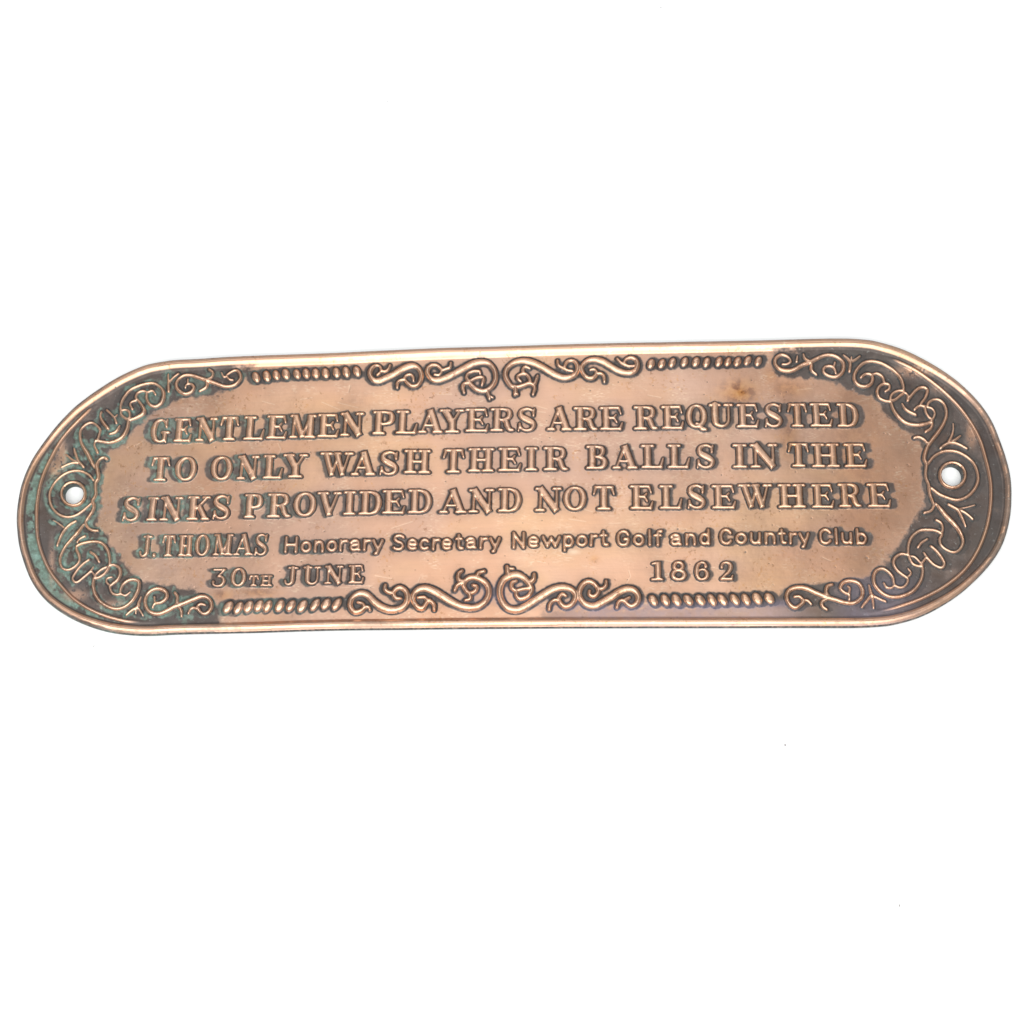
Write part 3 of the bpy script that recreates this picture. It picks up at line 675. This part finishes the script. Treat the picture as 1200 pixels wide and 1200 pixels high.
FILM = (sstep(610, 700, UU) * sstep(960, 900, UU) * sstep(700, 712, VV + (n1 - .5) * 10) * .9 + .55 * np.exp(-(((UU - 590) / 45) ** 2 + ((VV - 698) / 16) ** 2))
        + .6 * sstep(960, 1010, UU) * sstep(1100, 1040, UU) * sstep(660, 690, VV)).astype(np.float32)
FILM = np.clip(FILM * (.5 + n2), 0, 1)
pat = np.maximum(pat, .58 * FILM * sstep(.22, .52, n2) * (1 - rub))
CREST = (sstep(.30, .62, np.maximum(np.maximum(HR, LET), np.maximum(bead, rd) * .6))).astype(np.float32)
WEAR_GLARE = np.stack([pat, ver, np.clip(stain, 0, 1), np.clip(scuff_glare, 0, 1)], -1).astype(np.float32)  # alpha holds the scuffs and the painted glare spot

# ------------------------------------------------------------------ vertices in metres
Zr = Z0 + H * MM
PX, PY = to_plane(UU.astype(np.float64), VV.astype(np.float64))
CX, CY = to_plane(602.0, 571.0)
PX, PY = PX - CX, PY - CY
# pull the border vertices exactly onto the outline and the hole edges
keepv = (DO >= -0.01) & (DH >= -0.01)
okf = keepv[:-1, :-1] & keepv[1:, :-1] & keepv[:-1, 1:] & keepv[1:, 1:]
F = np.minimum(DO, DH)
gx = np.gradient(F, STEP, axis=1)
gy = np.gradient(F, STEP, axis=0)
gn = np.maximum(np.hypot(gx, gy), .3)
usedv = np.zeros((NV, NU), np.int8)
for (a, b) in ((0, 0), (1, 0), (0, 1), (1, 1)):
    usedv[a:NV - 1 + a, b:NU - 1 + b] += okf
border = (usedv > 0) & (usedv < 4)
su = np.where(border, UU - np.clip(F, 0, 1.2) * gx / gn / gn, UU)
sv = np.where(border, VV - np.clip(F, 0, 1.2) * gy / gn / gn, VV)
PXb, PYb = to_plane(su.astype(np.float64), sv.astype(np.float64))
PX = np.where(border, PXb - CX, PX)
PY = np.where(border, PYb - CY, PY)
COORD = np.stack([PX, PY, Zr.astype(np.float64)], -1).astype(np.float32)
du = np.gradient(COORD, axis=1)
dv = np.gradient(COORD, axis=0)
NRM = np.cross(dv, du)
NRM /= np.maximum(np.linalg.norm(NRM, axis=-1, keepdims=True), 1e-12)

# ------------------------------------------------------------------ materials


def nodes(m):
    m.use_nodes = True
    nt = m.node_tree
    nt.nodes.clear()
    return nt, nt.nodes, nt.links


def copper():
    m = bpy.data.materials.new('antiqued_copper')
    nt, N, L = nodes(m)
    out = N.new('ShaderNodeOutputMaterial')
    bs = N.new('ShaderNodeBsdfPrincipled')
    L.new(bs.outputs[0], out.inputs[0])
    at = N.new('ShaderNodeAttribute')
    at.attribute_name = 'wear'
    sep = N.new('ShaderNodeSeparateColor')
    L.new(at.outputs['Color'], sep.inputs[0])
    tc = N.new('ShaderNodeTexCoord')

    def noise(scale, detail=4, rough=.6, stretch=None):
        n = N.new('ShaderNodeTexNoise')
        n.inputs['Scale'].default_value = scale
        n.inputs['Detail'].default_value = detail
        n.inputs['Roughness'].default_value = rough
        if stretch:
            mp = N.new('ShaderNodeMapping')
            mp.inputs['Scale'].default_value = stretch
            L.new(tc.outputs['Object'], mp.inputs[0])
            L.new(mp.outputs[0], n.inputs['Vector'])
        else:
            L.new(tc.outputs['Object'], n.inputs['Vector'])
        return n

    def ramp(src, stops):
        r = N.new('ShaderNodeValToRGB')
        e = r.color_ramp.elements
        while len(e) < len(stops):
            e.new(.5)
        for k, (p, c) in enumerate(stops):
            e[k].position = p
            e[k].color = (c[0], c[1], c[2], 1)
        L.new(src, r.inputs[0])
        return r.outputs[0]

    def mix(f, a, b):
        x = N.new('ShaderNodeMix')
        x.data_type = 'RGBA'
        for s, v in ((0, f), (6, a), (7, b)):
            if isinstance(v, (tuple, float, int)):
                x.inputs[s].default_value = v if s == 0 else (v[0], v[1], v[2], 1)
            else:
                L.new(v, x.inputs[s])
        return x.outputs[2]

    def math_(op, a, b):
        x = N.new('ShaderNodeMath')
        x.operation = op
        for s, v in ((0, a), (1, b)):
            if isinstance(v, (float, int)):
                x.inputs[s].default_value = v
            else:
                L.new(v, x.inputs[s])
        return x.outputs[0]

    big = noise(28, 4)
    cop = ramp(big.outputs[0], [(.30, (.64, .355, .225)), (.5, (.735, .435, .290)), (.70, (.81, .515, .365))])
    tint = noise(16, 3)
    cop = mix(ramp(tint.outputs[0], [(.40, (.55, .55, .55)), (.56, (0, 0, 0))]), cop, (.62, .44, .365))
    tint2 = noise(23, 3, .6, (1, 1.7, 1))
    cop = mix(ramp(tint2.outputs[0], [(.50, (0, 0, 0)), (.66, (.6, .6, .6))]), cop, (.80, .50, .29))
    ca = N.new('ShaderNodeAttribute')
    ca.attribute_name = 'crest'
    cop = mix(math_('MULTIPLY', ca.outputs['Fac'], .55), cop, (.82, .52, .355))
    brush = noise(60, 5, .65, (2.2, 26, 1))
    cop = mix(math_('MULTIPLY', ramp(brush.outputs[0], [(.45, (0, 0, 0)), (.72, (1, 1, 1))]), .35), cop, (.62, .385, .275))
    cop = mix(math_('MULTIPLY', at.outputs['Alpha'], .8), cop, (.95, .74, .55))
    sp = noise(420, 3)
    cop = mix(sep.outputs[2], cop, ramp(sp.outputs[0], [(.40, (.22, .08, .03)), (.52, (.60, .28, .11)), (.68, (.76, .42, .18))]))
    pn = noise(230, 5, .7)
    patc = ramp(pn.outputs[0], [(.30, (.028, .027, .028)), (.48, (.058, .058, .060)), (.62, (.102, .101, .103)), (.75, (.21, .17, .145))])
    slate = noise(75, 4, .6)
    patc = mix(ramp(slate.outputs[0], [(.46, (0, 0, 0)), (.62, (.7, .7, .7))]), patc, (.066, .082, .088))
    umber = noise(52, 4, .6, (1, 1, 1.3))
    patc = mix(ramp(umber.outputs[0], [(.54, (0, 0, 0)), (.70, (.5, .5, .5))]), patc, (.135, .092, .070))
    fleck = noise(1300, 2, .5)
    patc = mix(ramp(fleck.outputs[0], [(.66, (0, 0, 0)), (.74, (.55, .55, .55))]), patc, (.33, .36, .35))
    fa = N.new('ShaderNodeAttribute')
    fa.attribute_name = 'film'
    patc = mix(math_('MULTIPLY', fa.outputs['Fac'], .8), patc, (.235, .225, .315))
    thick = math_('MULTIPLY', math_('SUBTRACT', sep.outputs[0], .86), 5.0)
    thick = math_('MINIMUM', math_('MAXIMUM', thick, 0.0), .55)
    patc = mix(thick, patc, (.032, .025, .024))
    vn = noise(600, 4, .7)
    verc = ramp(vn.outputs[0], [(.30, (.07, .115, .095)), (.5, (.12, .22, .18)), (.68, (.22, .38, .33)), (.82, (.38, .56, .50))])
    patc = mix(sep.outputs[1], patc, verc)
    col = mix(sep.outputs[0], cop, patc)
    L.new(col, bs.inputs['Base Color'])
    met = math_('SUBTRACT', 1.0, math_('MULTIPLY', sep.outputs[0], .62))
    met = math_('MULTIPLY', met, math_('SUBTRACT', 1.0, math_('MULTIPLY', sep.outputs[1], .9)))
    L.new(met, bs.inputs['Metallic'])
    rn = noise(90, 4)
    r0 = math_('ADD', .25, math_('MULTIPLY', rn.outputs[0], .16))
    L.new(math_('ADD', r0, math_('MULTIPLY', sep.outputs[0], .22)), bs.inputs['Roughness'])
    bump = N.new('ShaderNodeBump')
    bump.inputs['Strength'].default_value = .35
    bump.inputs['Distance'].default_value = .00006
    fine = noise(1500, 4, .7)
    hh = math_('ADD', math_('MULTIPLY', fine.outputs[0], math_('ADD', .5, math_('MULTIPLY', sep.outputs[0], 1.2))), math_('MULTIPLY', brush.outputs[0], .5))
    L.new(hh, bump.inputs['Height'])
    L.new(bump.outputs[0], bs.inputs['Normal'])
    return m


def paper():
    m = bpy.data.materials.new('white_backdrop')
    nt, N, L = nodes(m)
    out = N.new('ShaderNodeOutputMaterial')
    bs = N.new('ShaderNodeBsdfPrincipled')
    L.new(bs.outputs[0], out.inputs[0])
    tc = N.new('ShaderNodeTexCoord')
    n = N.new('ShaderNodeTexNoise')
    n.inputs['Scale'].default_value = 6
    L.new(tc.outputs['Object'], n.inputs['Vector'])
    r = N.new('ShaderNodeValToRGB')
    r.color_ramp.elements[0].color = (.92, .945, .945, 1)
    r.color_ramp.elements[1].color = (.95, .95, .95, 1)
    L.new(n.outputs[0], r.inputs[0])
    L.new(r.outputs[0], bs.inputs['Base Color'])
    bs.inputs['Roughness'].default_value = .75
    bs.inputs['Specular IOR Level'].default_value = .2
    return m


COPPER, PAPER = copper(), paper()

# ------------------------------------------------------------------ mesh from grid faces


def link(o, parent=None):
    C.collection.objects.link(o)
    if parent:
        o.parent = parent
    return o


def grid_mesh(name, fm):
    jj, ii = np.nonzero(fm)
    a = jj * NU + ii
    quads = np.stack([a, a + NU, a + NU + 1, a + 1], -1)
    ids, inv = np.unique(quads.ravel(), return_inverse=True)
    me = bpy.data.meshes.new(name)
    n = len(quads)
    me.vertices.add(len(ids))
    me.loops.add(n * 4)
    me.polygons.add(n)
    me.vertices.foreach_set('co', COORD.reshape(-1, 3)[ids].ravel())
    me.loops.foreach_set('vertex_index', inv.ravel().astype(np.int32))
    me.polygons.foreach_set('loop_start', np.arange(0, n * 4, 4, dtype=np.int32))
    me.polygons.foreach_set('use_smooth', np.ones(n, bool))
    me.update(calc_edges=True)
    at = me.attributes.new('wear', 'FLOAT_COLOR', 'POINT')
    at.data.foreach_set('color', WEAR_GLARE.reshape(-1, 4)[ids].ravel())
    af = me.attributes.new('film', 'FLOAT', 'POINT')
    af.data.foreach_set('value', FILM.ravel()[ids])
    ac = me.attributes.new('crest', 'FLOAT', 'POINT')
    ac.data.foreach_set('value', CREST.ravel()[ids])
    me.normals_split_custom_set_from_vertices(NRM.reshape(-1, 3)[ids])
    me.materials.append(COPPER)
    return me


def empty(name, loc):
    o = bpy.data.objects.new(name, None)
    o.empty_display_size = .01
    o.location = loc
    return o


plaque = link(empty('wall_plaque', (CX, CY, 0)))
plaque['label'] = 'long oval antiqued copper plaque with embossed lettering lying on the white table'
plaque['category'] = 'plaque'

lines = {}
for k in range(5):
    lines['line%d' % k] = link(empty('inscription_line', (0, 0, 0)), plaque)
    lines['line%d' % k]['label'] = LINE_TEXT[k]
for k in range(4):
    lines['beads%d' % k] = link(empty('bead_row', (0, 0, 0)), plaque)

# owner of each face: the raised part at any corner wins over the plate
fo = OWN[:-1, :-1].copy()
for alt in (OWN[1:, :-1], OWN[:-1, 1:], OWN[1:, 1:]):
    fo = np.where(fo == 0, alt, fo)
link(bpy.data.objects.new('plate', grid_mesh('plate', okf & (fo == 0))), plaque)
OBJ = {}
for k, (name, par, lab) in enumerate(PARTS):
    fm = okf & (fo == k + 1)
    if fm.sum() < 4:
        continue
    o = link(bpy.data.objects.new(name, grid_mesh(name, fm)), lines[par] if par else plaque)
    OBJ[k + 1] = o


# turned-down edge of the sheet and walls of the two holes
def wall(name, poly, parent, steps, sgn):
    P = catmull(np.array(poly, float), True, .8)[:, :2]
    nP = len(P)
    T = np.roll(P, -1, 0) - np.roll(P, 1, 0)
    Nn = np.stack([T[:, 1], -T[:, 0]], -1) / np.maximum(np.linalg.norm(T, axis=1), 1e-9)[:, None]
    area2 = np.sum(P[:, 0] * np.roll(P[:, 1], -1) - np.roll(P[:, 0], -1) * P[:, 1])
    Nn = Nn * (1 if area2 > 0 else -1)      # outward on the sheet
    ii = np.clip(((P[:, 0] - U0) / STEP).round().astype(int), 0, NU - 1)
    jj = np.clip(((P[:, 1] - V0) / STEP).round().astype(int), 0, NV - 1)
    ztop = Zr[jj, ii]
    rings, wear = [], []
    for (f, inset) in steps:
        Q = P - sgn * Nn * inset
        x, y = to_plane(Q[:, 0], Q[:, 1])
        rings.append(np.stack([x - CX, y - CY, ztop * f], -1))
        w = WEAR_GLARE[jj, ii].copy()
        w[:, 0] = np.clip(.92 + .3 * (1 - f) + (n3[jj, ii] - .5) * .6, 0, 1)
        w[:, 1] = np.where(P[:, 0] < 220, .5, .1) * n2[jj, ii]
        w[:, 2:] = 0
        wear.append(w)
    V = np.concatenate(rings)
    quads = []
    for k in range(len(steps) - 1):
        a = np.arange(nP) + k * nP
        b = (np.arange(nP) + 1) % nP + k * nP
        quads.append(np.stack([a, b, b + nP, a + nP], -1))
    Q = np.concatenate(quads)
    me = bpy.data.meshes.new(name)
    me.from_pydata(V.tolist(), [], Q.tolist())
    at = me.attributes.new('wear', 'FLOAT_COLOR', 'POINT')
    at.data.foreach_set('color', np.concatenate(wear).astype(np.float32).ravel())
    me.polygons.foreach_set('use_smooth', np.ones(len(Q), bool))
    me.materials.append(COPPER)
    return link(bpy.data.objects.new(name, me), parent)


EYE = [k for k, p in enumerate(PARTS, 1) if p[0] == 'eyelet']
wall('turned_edge', OUT, OBJ[RIM], [(1.0, 0), (.86, -.8), (.55, -.9), (.22, .2), (0, 1.6)], 1)
for (hx, hy, rx, ry), e in zip(HOLES, EYE):
    poly = [(hx + rx * math.cos(a), hy + ry * math.sin(a)) for a in [k * math.pi / 16 for k in range(32)]]
    wall('hole_wall', poly, OBJ[e], [(1.0, 0), (.85, .35), (.4, .45), (0, .3)], 1)

# ------------------------------------------------------------------ table and the few specks of lint on it
me = bpy.data.meshes.new('table_surface')
nx = 24
V = [((i / nx - .5) * 6.0, (j / nx - .5) * 6.0, 0) for j in range(nx + 1) for i in range(nx + 1)]
Fq = [(j * (nx + 1) + i, j * (nx + 1) + i + 1, (j + 1) * (nx + 1) + i + 1, (j + 1) * (nx + 1) + i) for j in range(nx) for i in range(nx)]
me.from_pydata(V, [], Fq)
me.materials.append(PAPER)
table = link(bpy.data.objects.new('table_surface', me))
table['kind'] = 'structure'
table['label'] = 'plain white table surface under the plaque'


def lint(u, v, su, sv, rot, shade, label):
    r = np.random.RandomState(int(u))
    bm_v, bm_f, n = [], [], 7
    for k in range(n):
        a = 2 * math.pi * k / n
        q_ = r.uniform(.7, 1.2)
        x, y = su * q_ * math.cos(a), sv * q_ * math.sin(a)
        x, y = x * math.cos(rot) - y * math.sin(rot), x * math.sin(rot) + y * math.cos(rot)
        bm_v += [(x, y, 0), (x * .7, y * .7, .00009)]
    for k in range(n):
        a, b = 2 * k, 2 * ((k + 1) % n)
        bm_f.append((a, b, b + 1, a + 1))
    bm_f.append(tuple(2 * k + 1 for k in range(n)))
    bm_f.append(tuple(2 * k for k in reversed(range(n))))
    me = bpy.data.meshes.new('lint_speck')
    me.from_pydata(bm_v, [], bm_f)
    me.materials.append(LINT[shade])
    o = link(bpy.data.objects.new('lint_speck', me))
    x, y = to_plane(u, v, 0.0)
    o.location = (x, y, 0)
    o['label'], o['category'], o['group'] = label, 'lint', 'specks of lint on the white table'


LINT = []
for nm, c_ in (('pale_lint', (.55, .55, .56)), ('dark_lint', (.16, .14, .13))):
    m = bpy.data.materials.new(nm)
    nt, N, L = nodes(m)
    o_, b_, n_ = N.new('ShaderNodeOutputMaterial'), N.new('ShaderNodeBsdfPrincipled'), N.new('ShaderNodeTexNoise')
    n_.inputs['Scale'].default_value = 3000
    r_ = N.new('ShaderNodeValToRGB')
    r_.color_ramp.elements[0].color = tuple(q_ * .8 for q_ in c_) + (1,)
    r_.color_ramp.elements[1].color = tuple(q_ * 1.2 for q_ in c_) + (1,)
    L.new(n_.outputs[0], r_.inputs[0])
    L.new(r_.outputs[0], b_.inputs['Base Color'])
    L.new(b_.outputs[0], o_.inputs[0])
    b_.inputs['Roughness'].default_value = .9
    LINT.append(m)
for args in [(774, 9, .0004, .00015, .2, 0, 'tiny pale lint speck on the white table at the very top edge of the picture'),
             (454, 119, .0002, .00018, 0, 0, 'tiny pale lint speck on the empty white table high above the plaque'),
             (470, 307, .0003, .00008, .1, 0, 'tiny thin lint fibre on the white table midway between top edge and plaque'),
             (920, 873, .00022, .0002, 0, 1, 'tiny dark dust grain on the white table below the year 1862'),
             (265, 855, .00025, .00012, .6, 0, 'tiny pale lint speck on the white table below the words 30TH JUNE'),
             (1054, 1061, .00012, .0004, .3, 1, 'tiny dark lint fibre on the white table toward the lower right corner'),
             (1106, 1139, .0004, .00012, .2, 0, 'tiny pale lint speck nearest the bottom right corner of the white table'),
             (110, 757, .00022, .00012, .9, 1, 'tiny dark lint speck on the white table just under the green end of the plaque')]:
    lint(*args)
